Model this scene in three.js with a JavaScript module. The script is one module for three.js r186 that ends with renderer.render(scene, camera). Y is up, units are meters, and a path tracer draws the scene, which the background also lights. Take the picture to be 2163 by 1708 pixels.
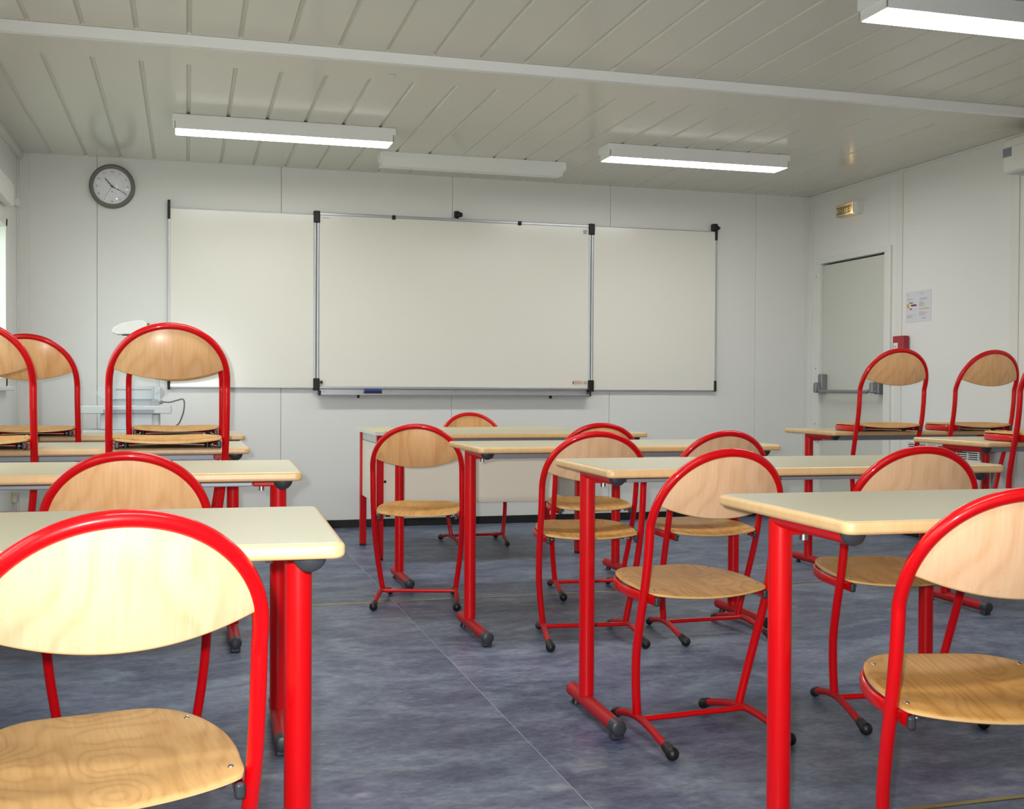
import * as THREE from 'three';
import { RoundedBoxGeometry } from 'three/addons/geometries/RoundedBoxGeometry.js';
import { mergeGeometries } from 'three/addons/utils/BufferGeometryUtils.js';
import { RectAreaLightUniformsLib } from 'three/addons/lights/RectAreaLightUniformsLib.js';

// ---------------------------------------------------------------- camera, sky, flash, exposure
const scene = new THREE.Scene();
const camera = new THREE.PerspectiveCamera(39.004, 2163 / 1708, 0.05, 200);
camera.position.set(0, 0.988, 0);
camera.rotation.order = 'YXZ';
camera.rotation.set(-0.0147, -0.27783, 0.0053);
const renderer = new THREE.WebGLRenderer({ antialias: true });
renderer.toneMapping = THREE.LinearToneMapping;
renderer.toneMappingExposure = 2.85;
renderer.shadowMap.enabled = true;
RectAreaLightUniformsLib.init();

scene.background = new THREE.Color().setRGB(0.84, 0.92, 0.92);      // overcast daylight outside the windows
scene.backgroundIntensity = 1.7;

const LAMP = 7.2;                                                    // fluorescent battens
const LAMP_COLOR = new THREE.Color().setRGB(1.0, 0.99, 0.96);
// the camera's own flash, a little left of and above the lens
const flash = new THREE.SpotLight(0xffffff, 8.0, 0, 0.72, 1.0, 2);
flash.name = 'camera_flash';
flash.color.setRGB(1.0, 1.0, 1.0);
flash.position.set(-0.035, 1.02, -0.01);
flash.target.position.set(-0.035 + Math.sin(0.26) * 5, 1.02, -0.01 - Math.cos(0.26) * 5);
flash.castShadow = true; flash.shadow.radius = 0.6; flash.shadow.mapSize.set(2048, 2048);
scene.add(flash, flash.target);

// ---------------------------------------------------------------- helpers
const V = (x, y, z) => new THREE.Vector3(x, y, z);
const used = {};
function numbered(n) { const k = used[n] = (used[n] ?? -1) + 1; return k ? n + '_' + String(k).padStart(3, '0') : n; }
const plain = (g) => { const h = g.index ? g.toNonIndexed() : g; for (const k of Object.keys(h.attributes)) if (!['position', 'normal', 'uv'].includes(k)) h.deleteAttribute(k); return h; };
const merged = (gs) => { gs = [].concat(gs); return gs.length === 1 ? gs[0] : mergeGeometries(gs.map(plain)); };
function mesh(name, gs, m, parent = scene) {
  const o = new THREE.Mesh(merged(gs), m);
  o.name = parent === scene ? numbered(name) : name;
  o.castShadow = o.receiveShadow = true;
  parent.add(o);
  return o;
}
const box = (x0, x1, y0, y1, z0, z1, r = 0) => {
  const w = x1 - x0, h = y1 - y0, d = z1 - z0;
  const g = r ? new RoundedBoxGeometry(w, h, d, 2, Math.min(r, w / 2.01, h / 2.01, d / 2.01)) : new THREE.BoxGeometry(w, h, d);
  return g.translate((x0 + x1) / 2, (y0 + y1) / 2, (z0 + z1) / 2);
};
function cyl(a, b, r, r2 = r, seg = 20) {
  const d = b.clone().sub(a), g = new THREE.CylinderGeometry(r2, r, d.length(), seg);
  g.applyQuaternion(new THREE.Quaternion().setFromUnitVectors(V(0, 1, 0), d.clone().normalize()));
  return g.translate(...a.clone().add(b).multiplyScalar(0.5).toArray());
}
const ball = (p, r, sx = 1, sy = 1, sz = 1, seg = 16) => new THREE.SphereGeometry(r, seg, seg * 0.7 | 0).scale(sx, sy, sz).translate(p.x, p.y, p.z);
const tube = (pts, r, seg = 40, rad = 12) => new THREE.TubeGeometry(new THREE.CatmullRomCurve3(pts, false, 'centripetal'), seg, r, rad, false);
function lathe(profile, seg = 32) { return new THREE.LatheGeometry(profile.map(([r, y]) => new THREE.Vector2(r, y)), seg); }
function thing(name, label, category, p = [0, 0, 0], turn = 0, group) {
  const o = new THREE.Group(); o.name = numbered(name); scene.add(o);
  o.position.set(...p); o.rotation.y = turn; o.userData = { label, category };
  if (group) o.userData.group = group;
  return o;
}
function tag(o, label, category, group) { o.userData = { label, category, ...(group ? { group } : {}) }; return o; }
function copy(src, label, p, turn) {
  const o = src.clone(); o.name = numbered(src.name.replace(/_\d{3}$/, '')); scene.add(o);
  o.position.set(...p); o.rotation.y = turn; o.userData = { ...src.userData, label };
  return o;
}
function struct(name, gs, m) { const o = gs ? mesh(name, gs, m) : new THREE.Group(); if (!gs) { o.name = numbered(name); scene.add(o); } o.userData = { kind: 'structure' }; return o; }
let seed = 7;
const rnd = () => { seed = (seed * 1664525 + 1013904223) >>> 0; return seed / 4294967296; };
// tileable value noise
function noise2(px, py, sd) {
  const tab = new Float32Array(px * py); let s = sd * 7919 + 13;
  for (let i = 0; i < tab.length; i++) { s = (s * 1664525 + 1013904223) >>> 0; tab[i] = s / 4294967296; }
  return (x, y) => {
    const xi = Math.floor(x), yi = Math.floor(y), fx = x - xi, fy = y - yi, a = ((xi % px) + px) % px, b = (a + 1) % px, c = ((yi % py) + py) % py, d = (c + 1) % py;
    const u = fx * fx * (3 - 2 * fx), v = fy * fy * (3 - 2 * fy);
    return (tab[c * px + a] * (1 - u) + tab[c * px + b] * u) * (1 - v) + (tab[d * px + a] * (1 - u) + tab[d * px + b] * u) * v;
  };
}
function texture(w, h, f, srgb = true) {
  const d = new Uint8Array(w * h * 4);
  for (let j = 0; j < h; j++) for (let i = 0; i < w; i++) {
    const c = f(i / w, j / h), k = (j * w + i) * 4;
    d[k] = Math.max(0, Math.min(255, c[0])); d[k + 1] = Math.max(0, Math.min(255, c[1])); d[k + 2] = Math.max(0, Math.min(255, c[2])); d[k + 3] = 255;
  }
  const t = new THREE.DataTexture(d, w, h);
  t.wrapS = t.wrapT = THREE.RepeatWrapping; t.magFilter = THREE.LinearFilter; t.minFilter = THREE.LinearMipmapLinearFilter; t.generateMipmaps = true;
  if (srgb) t.colorSpace = THREE.SRGBColorSpace;
  t.needsUpdate = true;
  return t;
}
function canvasTexture(w, h, draw) {
  const c = document.createElement('canvas'); c.width = w; c.height = h; draw(c.getContext('2d'), w, h);
  const t = new THREE.CanvasTexture(c); t.colorSpace = THREE.SRGBColorSpace; return t;
}

// ---------------------------------------------------------------- materials
const std = (color, roughness = 0.5, more = {}) => new THREE.MeshPhysicalMaterial({ color, roughness, ...more });
function beech(sd, light, dark, wild) {                              // plywood face: long vertical figure with fine pores
  const a = noise2(6, 4, sd), b = noise2(16, 4, sd + 1), c = noise2(128, 10, sd + 2), e = noise2(256, 48, sd + 3);
  return texture(512, 512, (u, v) => {
    const warp = a(u * 6, v * 4) * wild + b(u * 16, v * 4) * 0.16;
    let r = (u * 5 + warp * 4) % 1; r = Math.pow(Math.abs(Math.sin(Math.PI * r)), 6);
    const k = Math.min(1, 0.34 * r + 0.42 * c(u * 128, v * 10) * 0.7 + 0.32 * b(u * 16 + 5, v * 4 + 1));
    const p = e(u * 256, v * 48) > 0.9 ? 0.965 : 1;
    return [0, 1, 2].map((i) => (light[i] + (dark[i] - light[i]) * k) * p);
  });
}
const wood = (t, roughness = 0.36, coat = 0.25, spec = 0.6) => std(0xffffff, roughness, { map: t, specularIntensity: spec, clearcoat: coat, clearcoatRoughness: 0.22 });
const backWoods = [11, 23, 37].map((s, i) => wood(beech(s, [[243, 202, 162], [238, 190, 138], [236, 184, 128]][i], [[222, 170, 126], [214, 156, 102], [210, 150, 94]][i], [0.5, 0.9, 0.35][i])));
const seatWoods = [51, 67].map((s, i) => wood(beech(s, [[234, 178, 102], [232, 190, 128]][i], [[194, 136, 66], [198, 150, 92]][i], [1.1, 1.6][i]), 0.48, 0.0, 0.35));
const M = {
  red: std(0xcf060e, 0.34, { specularIntensity: 0.4, clearcoat: 0.5, clearcoatRoughness: 0.08 }),
  redWorn: std(0xb01820, 0.45, { specularIntensity: 0.5 }),
  rubber: std(0x17181a, 0.45),
  capGrey: std(0x35383d, 0.4),
  chrome: std(0xc0c0c0, 0.32, { metalness: 1 }),
  plyEdge: std(0xdcb37c, 0.45),
  laminate: std(0xc6c0a4, 0.38),
  lipping: null,
  trayGrey: std(0x9aa0a8, 0.45, { metalness: 0.2 }),
  wall: std(0xe6e6e3, 0.30, { specularIntensity: 0.7 }),
  trim: std(0xe2e2dc, 0.35),
  ceiling: std(0xd9d7cb, 0.18, { specularIntensity: 0.8 }),
  groove: std(0xd0cdc0, 0.3),
  black: std(0x0e0e10, 0.5),
  board: std(0xe8e6dc, 0.22, { clearcoat: 0.3, clearcoatRoughness: 0.15 }),
  alu: std(0xb9bcc0, 0.35, { metalness: 0.75 }),
  lampWhite: std(0xf5f6f6, 0.4),
  lampGlow: new THREE.MeshStandardMaterial({ color: 0xffffff, emissive: LAMP_COLOR, emissiveIntensity: 4.0 }),
  lampOff: std(0xf2f4f2, 0.35),
  doorPaint: std(0xcfd0c6, 0.38),
  greyMetal: std(0x8b8e90, 0.4, { metalness: 0.5 }),
  white: std(0xe6e6e0, 0.4),
  paleGrey: std(0xc3c8cc, 0.4),
  deskCream: std(0xfaf1de, 0.42),
  deskTop: std(0xcfc89a, 0.36),
  clockGlass: new THREE.MeshPhysicalMaterial({ color: 0xffffff, roughness: 0.03, transmission: 1, thickness: 0, ior: 1.4 }),
  glass: new THREE.MeshPhysicalMaterial({ color: 0xf2fbf8, roughness: 0.02, transmission: 1, thickness: 0, ior: 1.5 }),
  brass: std(0xa89a5c, 0.3, { metalness: 0.8 }),
};
{
  const n = noise2(4, 64, 91), f = noise2(16, 256, 92);
  M.lipping = std(0xffffff, 0.38, { map: texture(128, 256, (u, v) => { const k = 0.6 * n(u * 4, v * 64) + 0.4 * f(u * 16, v * 256); return [228 - 9 * k, 190 - 12 * k, 138 - 14 * k]; }), clearcoat: 0.3, clearcoatRoughness: 0.25 });
}
// marbled blue-grey vinyl
const vinyl = (() => {
  const a = noise2(5, 7, 1), b = noise2(15, 24, 2), c = noise2(46, 84, 3), d = noise2(150, 260, 4), e = noise2(420, 560, 9), p = noise2(9, 12, 5), s = noise2(22, 36, 6), q = noise2(3, 5, 8);
  const t = texture(1536, 1536, (u, v) => {
    const w = 0.7 * (p(u * 9, v * 12) - 0.5);
    let k = 0.24 * a(u * 5 + w, v * 7) + 0.27 * b(u * 15 + w * 3, v * 24 + w * 2) + 0.30 * c(u * 46 + w * 6, v * 84 + w * 5) + 0.24 * d(u * 150, v * 260) + 0.16 * e(u * 420, v * 560);
    k = (k - 0.605) * 2.3 + 0.5;
    const purple = Math.max(0, p(u * 9 + 3, v * 12 + 2) - 0.55) * 2, sc = Math.max(0, s(u * 22, v * 36) * 0.6 + c(u * 46 + 7, v * 84 + 3) * 0.5 - 0.78) * 3.2 * q(u * 3, v * 5);
    return [77 + 43 * k + 3 * purple + 62 * sc, 86 + 45 * k - 4 * purple + 58 * sc, 108 + 41 * k + 5 * purple + 36 * sc];
  });
  t.repeat.set(1 / 3.2, 1 / 3.2);
  return std(0xffffff, 0.42, { map: t, specularIntensity: 0.5 });
})();

// ---------------------------------------------------------------- the room
const XL = -1.05, XR = 4.713, ZB = -8.021, ZF = 0.62, H = 2.497, T = 0.12;
const seamX = 0.919, stripZ = [-5.19, -2.315];
{
  const g = new THREE.PlaneGeometry(1, 1);
  const floor = struct('floor');
  const zs = [ZF + T, stripZ[1], stripZ[0], ZB - T], xs = [XL - T, seamX, XR + T];
  for (let i = 0; i < 2; i++) for (let j = 0; j < 3; j++) {          // welded vinyl sheets, a hair apart
    const b = box(xs[i] + 0.0012, xs[i + 1] - 0.0012, -0.05, 0, zs[j + 1] + 0.0012, zs[j] - 0.0012), P = b.attributes.position, u = b.attributes.uv;
    for (let k = 0; k < P.count; k++) u.setXY(k, P.getX(k) + i * 0.7, -P.getZ(k) + j * 0.45);
    mesh('floor_sheet', b, vinyl, floor);
  }
  mesh('weld_seam', box(seamX - 0.0016, seamX + 0.0016, -0.01, 0.0004, ZB, ZF), std(0x8c93a0, 0.5), floor);
  mesh('screed', box(XL - T, XR + T, -0.12, -0.051, ZB - T, ZF + T), std(0x555555, 0.9), floor);
  g.dispose();
  for (const z of stripZ) struct('trim', [box(XL, XR, 0, 0.0022, z - 0.009, z + 0.009, 0.001)], M.brass);
}
{ // ceiling of pressed metal panels: a channel between every two, stopping short of the module joint
  const ceiling = struct('ceiling');
  mesh('ceiling_slab', box(XL - T, XR + T, H + 0.0095, H + 0.15, ZB - T, ZF + T), M.groove, ceiling);
  const S = 0.2146, X0 = -0.8493;
  const lines = [XL];
  for (let k = 0; k < 26; k++) lines.push(X0 + k * S);
  lines.push(XR);
  function panel(x0, x1, flat0, flat1, z0, z1, zEnd) {               // channel part z0..zEnd, flat part zEnd..z1
    const l0 = flat0 ? 0.0012 : 0.0115, l1 = flat1 ? 0.0012 : 0.0115, dy = 0.0095, u0 = flat0 ? 0.0012 : 0.0045, u1 = flat1 ? 0.0012 : 0.0045;
    const a = [x0 + l0, H], b = [x1 - l1, H], c = [x1 - u1, H + dy], d = [x0 + u0, H + dy];
    const sh = new THREE.Shape([a, b, c, d].map(([x, y]) => new THREE.Vector2(x, y)));
    const gs = [new THREE.ExtrudeGeometry(sh, { depth: zEnd - z0, bevelEnabled: false }).translate(0, 0, z0)];
    if (z1 > zEnd) gs.push(box(x0 + (flat0 ? 0.0012 : 0), x1 - (flat1 ? 0.0012 : 0), H, H + dy, zEnd, z1));
    mesh('ceiling_panel', gs, M.ceiling, ceiling);
  }
  const bays = [[ZB, -5.12, -5.597, [12, 22]], [-5.12, -2.30, -2.78, []], [-2.30, ZF, ZF - 0.4, []]];
  for (const [z0, z1, ze, flats] of bays) for (let k = 0; k < lines.length - 1; k++)
    panel(lines[k], lines[k + 1], k === 0 || flats.includes(k - 1), k === lines.length - 2 || flats.includes(k), z0, z1, ze);
  struct('trim', [box(XL, XR, H - 0.048, H - 0.0005, -5.160, -5.121, 0.002)], M.lampWhite);       // module joint cover
  struct('trim', [box(XL, XR, H - 0.048, H - 0.0005, -2.340, -2.301, 0.002)], M.lampWhite);
  const cap = mesh('ceiling_disc', lathe([[0, -0.006], [0.012, -0.006], [0.018, -0.002], [0.018, 0], [0, 0]].map(([r, y]) => [r, y])), M.white);
  cap.position.set(0.958, H - 0.0003, -5.498); tag(cap, 'small round white cap on the ceiling behind the joint strip', 'cap');
}
{ // walls of lacquered sandwich panels, 1.2 m wide
  const wb = struct('wall_back'), seams = [XL - T, -0.569, 0.627, 1.836, 3.045, 4.249, XR + T];
  for (let i = 0; i < seams.length - 1; i++) mesh('wall_panel', box(seams[i] + 0.001, seams[i + 1] - 0.001, 0, H + 0.0095, ZB - T, ZB, 0.0025), M.wall, wb);
  const wr = struct('wall_right');
  const D0 = -7.86, D1 = -6.955, DH = 1.965;                         // door opening
  for (const [z0, z1, y0] of [[ZB, D0, 0], [D0, D1, DH], [D1, -6.83, 0], [-6.83, -5.69, 0], [-5.69, -4.54, 0], [-4.54, -3.39, 0], [-3.39, -2.24, 0], [-2.24, -1.09, 0], [-1.09, ZF, 0]])
    mesh('wall_panel', box(XR, XR + T, y0, H + 0.0095, z0 + 0.001, z1 - 0.001), M.wall, wr);
  for (const z of [-6.83, -5.69, -4.54, -3.39, -2.24]) struct('trim', [box(XR - 0.007, XR, 0, H, z - 0.036, z + 0.036, 0.004)], M.trim);
  struct('trim', [box(XR - 0.055, XR, 0, H, ZB, ZB + 0.008, 0.003), box(XR - 0.008, XR, 0, H, ZB, ZB + 0.06, 0.003)], M.trim);
  struct('trim', [box(XL, XL + 0.068, 0, H, ZB, ZB + 0.008, 0.003), box(XL, XL + 0.008, 0, H, ZB, ZB + 0.07, 0.003)], M.trim);
  struct('trim', [box(XL, XL + 0.03, H - 0.045, H, ZB, ZF, 0.004)], M.trim);
  struct('trim', [box(XR - 0.012, XR, H - 0.02, H, ZB, ZF, 0.004)], M.trim);
  const wl = struct('wall_left'), wins = [[-7.44, -5.90], [-4.62, -3.08], [-1.78, -0.24]], SILL = 0.98, HEAD = 1.985;
  let z = ZB;
  for (const [a, b] of wins) {
    mesh('wall_panel', box(XL - T, XL, 0, H + 0.0095, z, a), M.wall, wl);
    mesh('wall_panel', box(XL - T, XL, 0, SILL, a, b), M.wall, wl);
    mesh('wall_panel', box(XL - T, XL, HEAD, H + 0.0095, a, b), M.wall, wl);
    z = b;
  }
  mesh('wall_panel', box(XL - T, XL, 0, H + 0.0095, z, ZF), M.wall, wl);
  struct('wall_rear', [box(XL - T, XR + T, 0, H + 0.0095, ZF, ZF + T)], M.wall);
  struct('baseboard_back', [box(XL, XR, 0, 0.055, ZB, ZB + 0.012, 0.003)], M.black);
  struct('baseboard_left', [box(XL, XL + 0.012, 0, 0.055, ZB + 0.012, ZF, 0.003)], M.black);
  struct('baseboard_right', [box(XR - 0.012, XR, 0, 0.055, D1 + 0.05, ZF, 0.003)], M.black);
  // sliding windows with a roller shutter box over each
  wins.forEach(([a, b], i) => {
    const w = struct('window_' + (i + 1)), m = (a + b) / 2;
    mesh('window_frame', [box(XL - 0.08, XL + 0.015, SILL, SILL + 0.05, a, b, 0.004), box(XL - 0.08, XL + 0.015, HEAD - 0.05, HEAD, a, b, 0.004), box(XL - 0.08, XL + 0.015, SILL, HEAD, a, a + 0.055, 0.004), box(XL - 0.08, XL + 0.015, SILL, HEAD, b - 0.055, b, 0.004), box(XL - 0.07, XL + 0.005, SILL, HEAD, m - 0.05, m + 0.05, 0.004)], M.trim, w);
    mesh('window_gasket', [box(XL - 0.045, XL - 0.03, SILL + 0.05, HEAD - 0.05, a + 0.055, a + 0.062), box(XL - 0.045, XL - 0.03, SILL + 0.05, HEAD - 0.05, b - 0.062, b - 0.055)], M.black, w);
    for (const [p, q] of [[a + 0.05, m - 0.045], [m + 0.045, b - 0.05]]) { const g = new THREE.PlaneGeometry(q - p, HEAD - SILL - 0.09).rotateY(Math.PI / 2).translate(XL - 0.038, (SILL + HEAD) / 2, (p + q) / 2); mesh('window_pane', g, M.glass, w); }
    mesh('window_sill', box(XL - 0.02, XL + 0.05, SILL - 0.025, SILL, a - 0.03, b + 0.03, 0.005), M.trim, w);
    const s = thing('shutter_box', ['white roller shutter box above the far left window', 'white roller shutter box above the middle left window, outside the picture', 'white roller shutter box above the left window beside the camera, outside the picture'][i], 'shutter', [XL, HEAD + 0.06, m]);
    mesh('shutter_case', box(0, 0.06, 0.01, 0.145, a - m + 0.04, b - m + 0.1, 0.012), M.white, s);
    mesh('strap_guide', box(0, 0.035, 0.075, 0.125, a - m - 0.43, a - m - 0.37, 0.008), M.trim, s);
  });
  // the ground outside
  struct('ground', [box(-40, XL - 0.4, -0.6, -0.5, -40, 30)], std(0x9aa089, 0.9));
  struct('neighbour_wall', [box(-7, -1.5, -0.5, 3.4, -13.4, -13, 0.02)], std(0x586f5e, 0.9));
  // the emergency exit door in the right wall
  const d = struct('door_1');
  mesh('door_frame', [box(XR - 0.018, XR + 0.06, 0, DH + 0.025, D0 - 0.045, D0 + 0.03, 0.004), box(XR - 0.018, XR + 0.06, 0, DH + 0.025, D1 - 0.03, D1 + 0.045, 0.004), box(XR - 0.019, XR + 0.059, DH - 0.012, DH + 0.0285, D0 - 0.046, D1 + 0.046, 0.003)], M.trim, d);
  mesh('door_leaf', box(XR + 0.012, XR + 0.055, 0.012, DH - 0.024, D0 + 0.033, D1 - 0.033, 0.003), M.doorPaint, d);
  mesh('door_back', box(XR + 0.062, XR + T - 0.005, 0.002, DH - 0.0005, D0 + 0.005, D1 - 0.005), M.black, d);
  for (const y of [0.72, 1.15, 1.86]) mesh('frame_screw', cyl(V(XR - 0.0195, y, D0 - 0.02), V(XR - 0.017, y, D0 - 0.02), 0.006, 0.006, 10), M.greyMetal, d);
  const pb = mesh('panic_bar', [cyl(V(XR - 0.075, 0.972, D0 + 0.14), V(XR - 0.075, 0.972, D1 - 0.14), 0.013), cyl(V(XR - 0.075, 0.972, D1 - 0.14), V(XR - 0.06, 1.0, D1 - 0.06), 0.013), cyl(V(XR - 0.075, 0.972, D0 + 0.14), V(XR - 0.06, 1.0, D0 + 0.1), 0.013)], M.greyMetal, d);
  for (const [z0, top] of [[D0 + 0.06, 1.105], [D1 - 0.10, 1.05]]) mesh('panic_bar_housing', [box(XR - 0.04, XR + 0.012, 0.955, top, z0 - 0.012, z0 + 0.045, 0.01), box(XR - 0.085, XR - 0.03, 0.962, 1.04, z0 - 0.004, z0 + 0.037, 0.012)], M.greyMetal, pb);
}

// ---------------------------------------------------------------- ceiling lights
function ceilingLight(label, x, z, lit, k = 1) {
  const L = 1.225, W = 0.18, y = H - 0.0855, o = thing('ceiling_light', label, 'ceiling light', [x + L / 2, y, z - W / 2], 0, 'fluorescent battens on the ceiling');
  const w = W / 2, l = L / 2, h = 0.085;
  if (lit) {
    mesh('housing', [box(-l - 0.012, l + 0.012, 0.042, h, -w, w, 0.003), box(-l, l, 0.003, 0.046, w - 0.006, w, 0.002), box(-l, l, 0.003, 0.046, -w, -w + 0.006, 0.002), box(-l, -l + 0.006, 0.003, 0.046, -w, w, 0.002), box(l - 0.006, l, 0.003, 0.046, -w, w, 0.002)], M.lampWhite, o);
    mesh('diffuser', box(-l + 0.006, l - 0.006, 0.0, 0.04, -w + 0.006, w - 0.006, 0.003), M.lampGlow, o);
    const a = new THREE.RectAreaLight(LAMP_COLOR, LAMP * k, L - 0.02, W - 0.02);
    a.position.set(0, -0.004, 0); a.rotation.x = -Math.PI / 2; o.add(a);
  } else {
    const sh = new THREE.Shape([[-w + 0.03, h], [-w + 0.03, 0.05], [-0.02, 0.0], [w, 0.004], [w - 0.004, 0.03], [w - 0.035, 0.055], [w - 0.035, h]].map(([a, b]) => new THREE.Vector2(-a, b)));
    mesh('reflector', new THREE.ExtrudeGeometry(sh, { depth: 2 * l, bevelEnabled: false }).rotateY(-Math.PI / 2).translate(l, 0, 0), M.lampOff, o);
    mesh('end_plate', box(-l - 0.012, -l, 0.03, h, -w + 0.03, w - 0.03, 0.003), M.lampWhite, o);
    mesh('end_plate', box(l, l + 0.012, 0.03, h, -w + 0.03, w - 0.03, 0.003), M.lampWhite, o);
  }
  return o;
}
ceilingLight('lit fluorescent ceiling light left of the unlit one, nearest the clock', -0.065, -6.61, true);
ceilingLight('lit fluorescent ceiling light right of the unlit one, above the right whiteboard wing', 2.505, -6.61, true, 0.85);
ceilingLight('lit fluorescent ceiling light cut off by the top right corner of the picture', 2.512, -3.735, true, 0.7);
ceilingLight('lit fluorescent ceiling light just above the top edge of the picture', -0.065, -3.735, true);
ceilingLight('lit fluorescent ceiling light overhead left of the camera, outside the picture', -0.065, -0.86, true);
ceilingLight('unlit slanted ceiling light close above the whiteboard, between two lit ones', 1.205, -7.24, false);

// ---------------------------------------------------------------- chairs
const chairGroup = 'red tubular school chairs with beech seats';
const A = 0.200, YS = 0.613, SS = 0.100, YA = 0.815, SA = 0.012, EX = 0.866, TR = 0.0125;
function arch(th) { const k = Math.pow(Math.max(0, Math.sin(th)), EX); return V(A * Math.cos(th), YS + (YA - YS) * k, -(SS + (SA - SS) * k)); }
const planeS = (y) => SS + (SA - SS) * (y - YS) / (YA - YS);
function makeChair() {
  const o = new THREE.Group(); o.name = 'school_chair'; 
  o.userData = { label: '', category: 'chair', group: chairGroup };
  { // bent tube: leg, arch, leg
    const leg = [[0.168, 0.060, 0.232], [0.180, 0.14, 0.217], [0.192, 0.24, 0.193], [0.198, 0.34, 0.160], [0.200, 0.44, 0.1285], [0.200, 0.53, 0.1100], [0.200, 0.585, 0.1030]].map(([x, y, s]) => V(x, y, -s));
    const pts = [...leg];
    for (let i = 0; i <= 24; i++) pts.push(arch(Math.PI * i / 24));
    pts.push(...leg.slice().reverse().map((p) => V(-p.x, p.y, p.z)));
    mesh('frame', tube(pts, TR, 150, 14), M.red, o);
  }
  { // dished plywood back, its upper edge in the tube, its lower edge a shallow arc
    const N = 36, K = 8, X = A - 0.004, yc = 0.676, yb = 0.634, pos = [], uv = [], idx = [];
    const topY = (x) => { const th = Math.acos(THREE.MathUtils.clamp(x / A, -1, 1)); return arch(th).y - 0.002; };
    for (const side of [0, 1]) for (let i = 0; i <= N; i++) for (let j = 0; j <= K; j++) {
      const x = X * (2 * i / N - 1), yt = Math.max(topY(x), yc), y0 = yb + (yc - yb) * Math.pow(x / X, 2), q = j / K, y = y0 + (yt - y0) * q;
      const dish = 0.040 * (1 - Math.pow(x / X, 2)) * (1 - q * q);
      pos.push(x, y, -(planeS(y) - dish) + (side ? -0.0045 : 0.0045)); uv.push(x * 2 + 0.5, y * 2);
    }
    const R = K + 1, off = (N + 1) * R;
    for (let i = 0; i < N; i++) for (let j = 0; j < K; j++) {
      const a = i * R + j, b = a + R; idx.push(a, b, b + 1, a, b + 1, a + 1);
      idx.push(off + a, off + b + 1, off + b, off + a, off + a + 1, off + b + 1);
    }
    const g = new THREE.BufferGeometry(); g.setAttribute('position', new THREE.Float32BufferAttribute(pos, 3)); g.setAttribute('uv', new THREE.Float32BufferAttribute(uv, 2)); g.setIndex(idx); g.computeVertexNormals();
    const bk = mesh('backrest', g, backWoods[0], o);
    const eg = [];
    for (let i = 0; i <= N; i++) { const k = i * R * 3, m = k + off * 3; eg.push(V((pos[k] + pos[m]) / 2, (pos[k + 1] + pos[m + 1]) / 2 + 0.001, (pos[k + 2] + pos[m + 2]) / 2)); }
    mesh('edge', tube(eg, 0.0046, 60, 8), M.plyEdge, bk);
    for (const x of [-0.1, 0.1]) mesh('rivet', ball(V(x, 0.742, -(planeS(0.742) + 0.004)), 0.005, 1, 1, 0.8, 10), M.chrome, bk);
  }
  // seat: dished plywood shield
  const seatTop = (x, s) => {
    const q = THREE.MathUtils.clamp((s - 0.10) / 0.36, 0, 1), u = Math.min(1, Math.abs(x) / 0.19);
    const front = Math.max(0, s - 0.44) / 0.05;
    return 0.4290 + 0.0205 * q - 0.014 * (1 - u * u) * (1 - 0.5 * q) - 0.007 * front * front;
  };
  const outline = [];
  {
    const c = new THREE.CatmullRomCurve3([[0, 0.082], [0.09, 0.089], [0.15, 0.100], [0.176, 0.110], [0.1835, 0.124], [0.1885, 0.17], [0.1925, 0.22], [0.1905, 0.275], [0.181, 0.33], [0.161, 0.39], [0.128, 0.437], [0.075, 0.471], [0, 0.485], [-0.075, 0.471], [-0.128, 0.437], [-0.161, 0.39], [-0.181, 0.33], [-0.1905, 0.275], [-0.1925, 0.22], [-0.1885, 0.17], [-0.1835, 0.124], [-0.176, 0.110], [-0.15, 0.100], [-0.09, 0.089]].map(([x, s]) => V(x, 0, s)), true, 'centripetal');
    for (let i = 0; i < 96; i++) outline.push(c.getPoint(i / 96));
  }
  {
    const rings = [0, 0.15, 0.3, 0.45, 0.6, 0.75, 0.88, 0.955, 0.985, 1], n = outline.length, pos = [], uv = [], idx = [], cs = 0.29;
    const add = (k, side) => outline.forEach((p) => {
      const x = p.x * k, s = cs + (p.z - cs) * k, bev = k > 0.98 ? (k === 1 ? 0.003 : 0.0007) : 0;
      pos.push(x, seatTop(x, s) - (side ? 0.011 - bev : bev), -s); uv.push(x * 2.1 + 0.5, s * 2.1);
    });
    for (const side of [0, 1]) rings.forEach((k) => add(k, side));
    const m = rings.length, at = (r, i, sd) => sd * m * n + r * n + (i % n);
    for (const sd of [0, 1]) for (let r = 0; r < m - 1; r++) for (let i = 0; i < n; i++) {
      const a = at(r, i, sd), b = at(r + 1, i, sd), c = at(r + 1, i + 1, sd), d = at(r, i + 1, sd);
      sd ? idx.push(a, c, b, a, d, c) : idx.push(a, b, c, a, c, d);
    }
    const g = new THREE.BufferGeometry(); g.setAttribute('position', new THREE.Float32BufferAttribute(pos, 3)); g.setAttribute('uv', new THREE.Float32BufferAttribute(uv, 2)); g.setIndex(idx); g.computeVertexNormals();
    const seat = mesh('seat', g, seatWoods[0], o);
    const ep = [], en = [], ei = [];
    outline.forEach((p, i) => { const q = outline[(i + 1) % n], r = outline[(i + n - 1) % n], t = V(q.x - r.x, 0, q.z - r.z).normalize(); for (const h of [0.0028, 0.0082]) { ep.push(p.x, seatTop(p.x, p.z) - h, -p.z); en.push(t.z, 0, t.x); } });
    for (let i = 0; i < n; i++) { const a = 2 * i, b = 2 * ((i + 1) % n); ei.push(a, a + 1, b, b, a + 1, b + 1); }
    const e = new THREE.BufferGeometry(); e.setAttribute('position', new THREE.Float32BufferAttribute(ep, 3)); e.setAttribute('normal', new THREE.Float32BufferAttribute(en, 3)); e.setIndex(ei);
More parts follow.
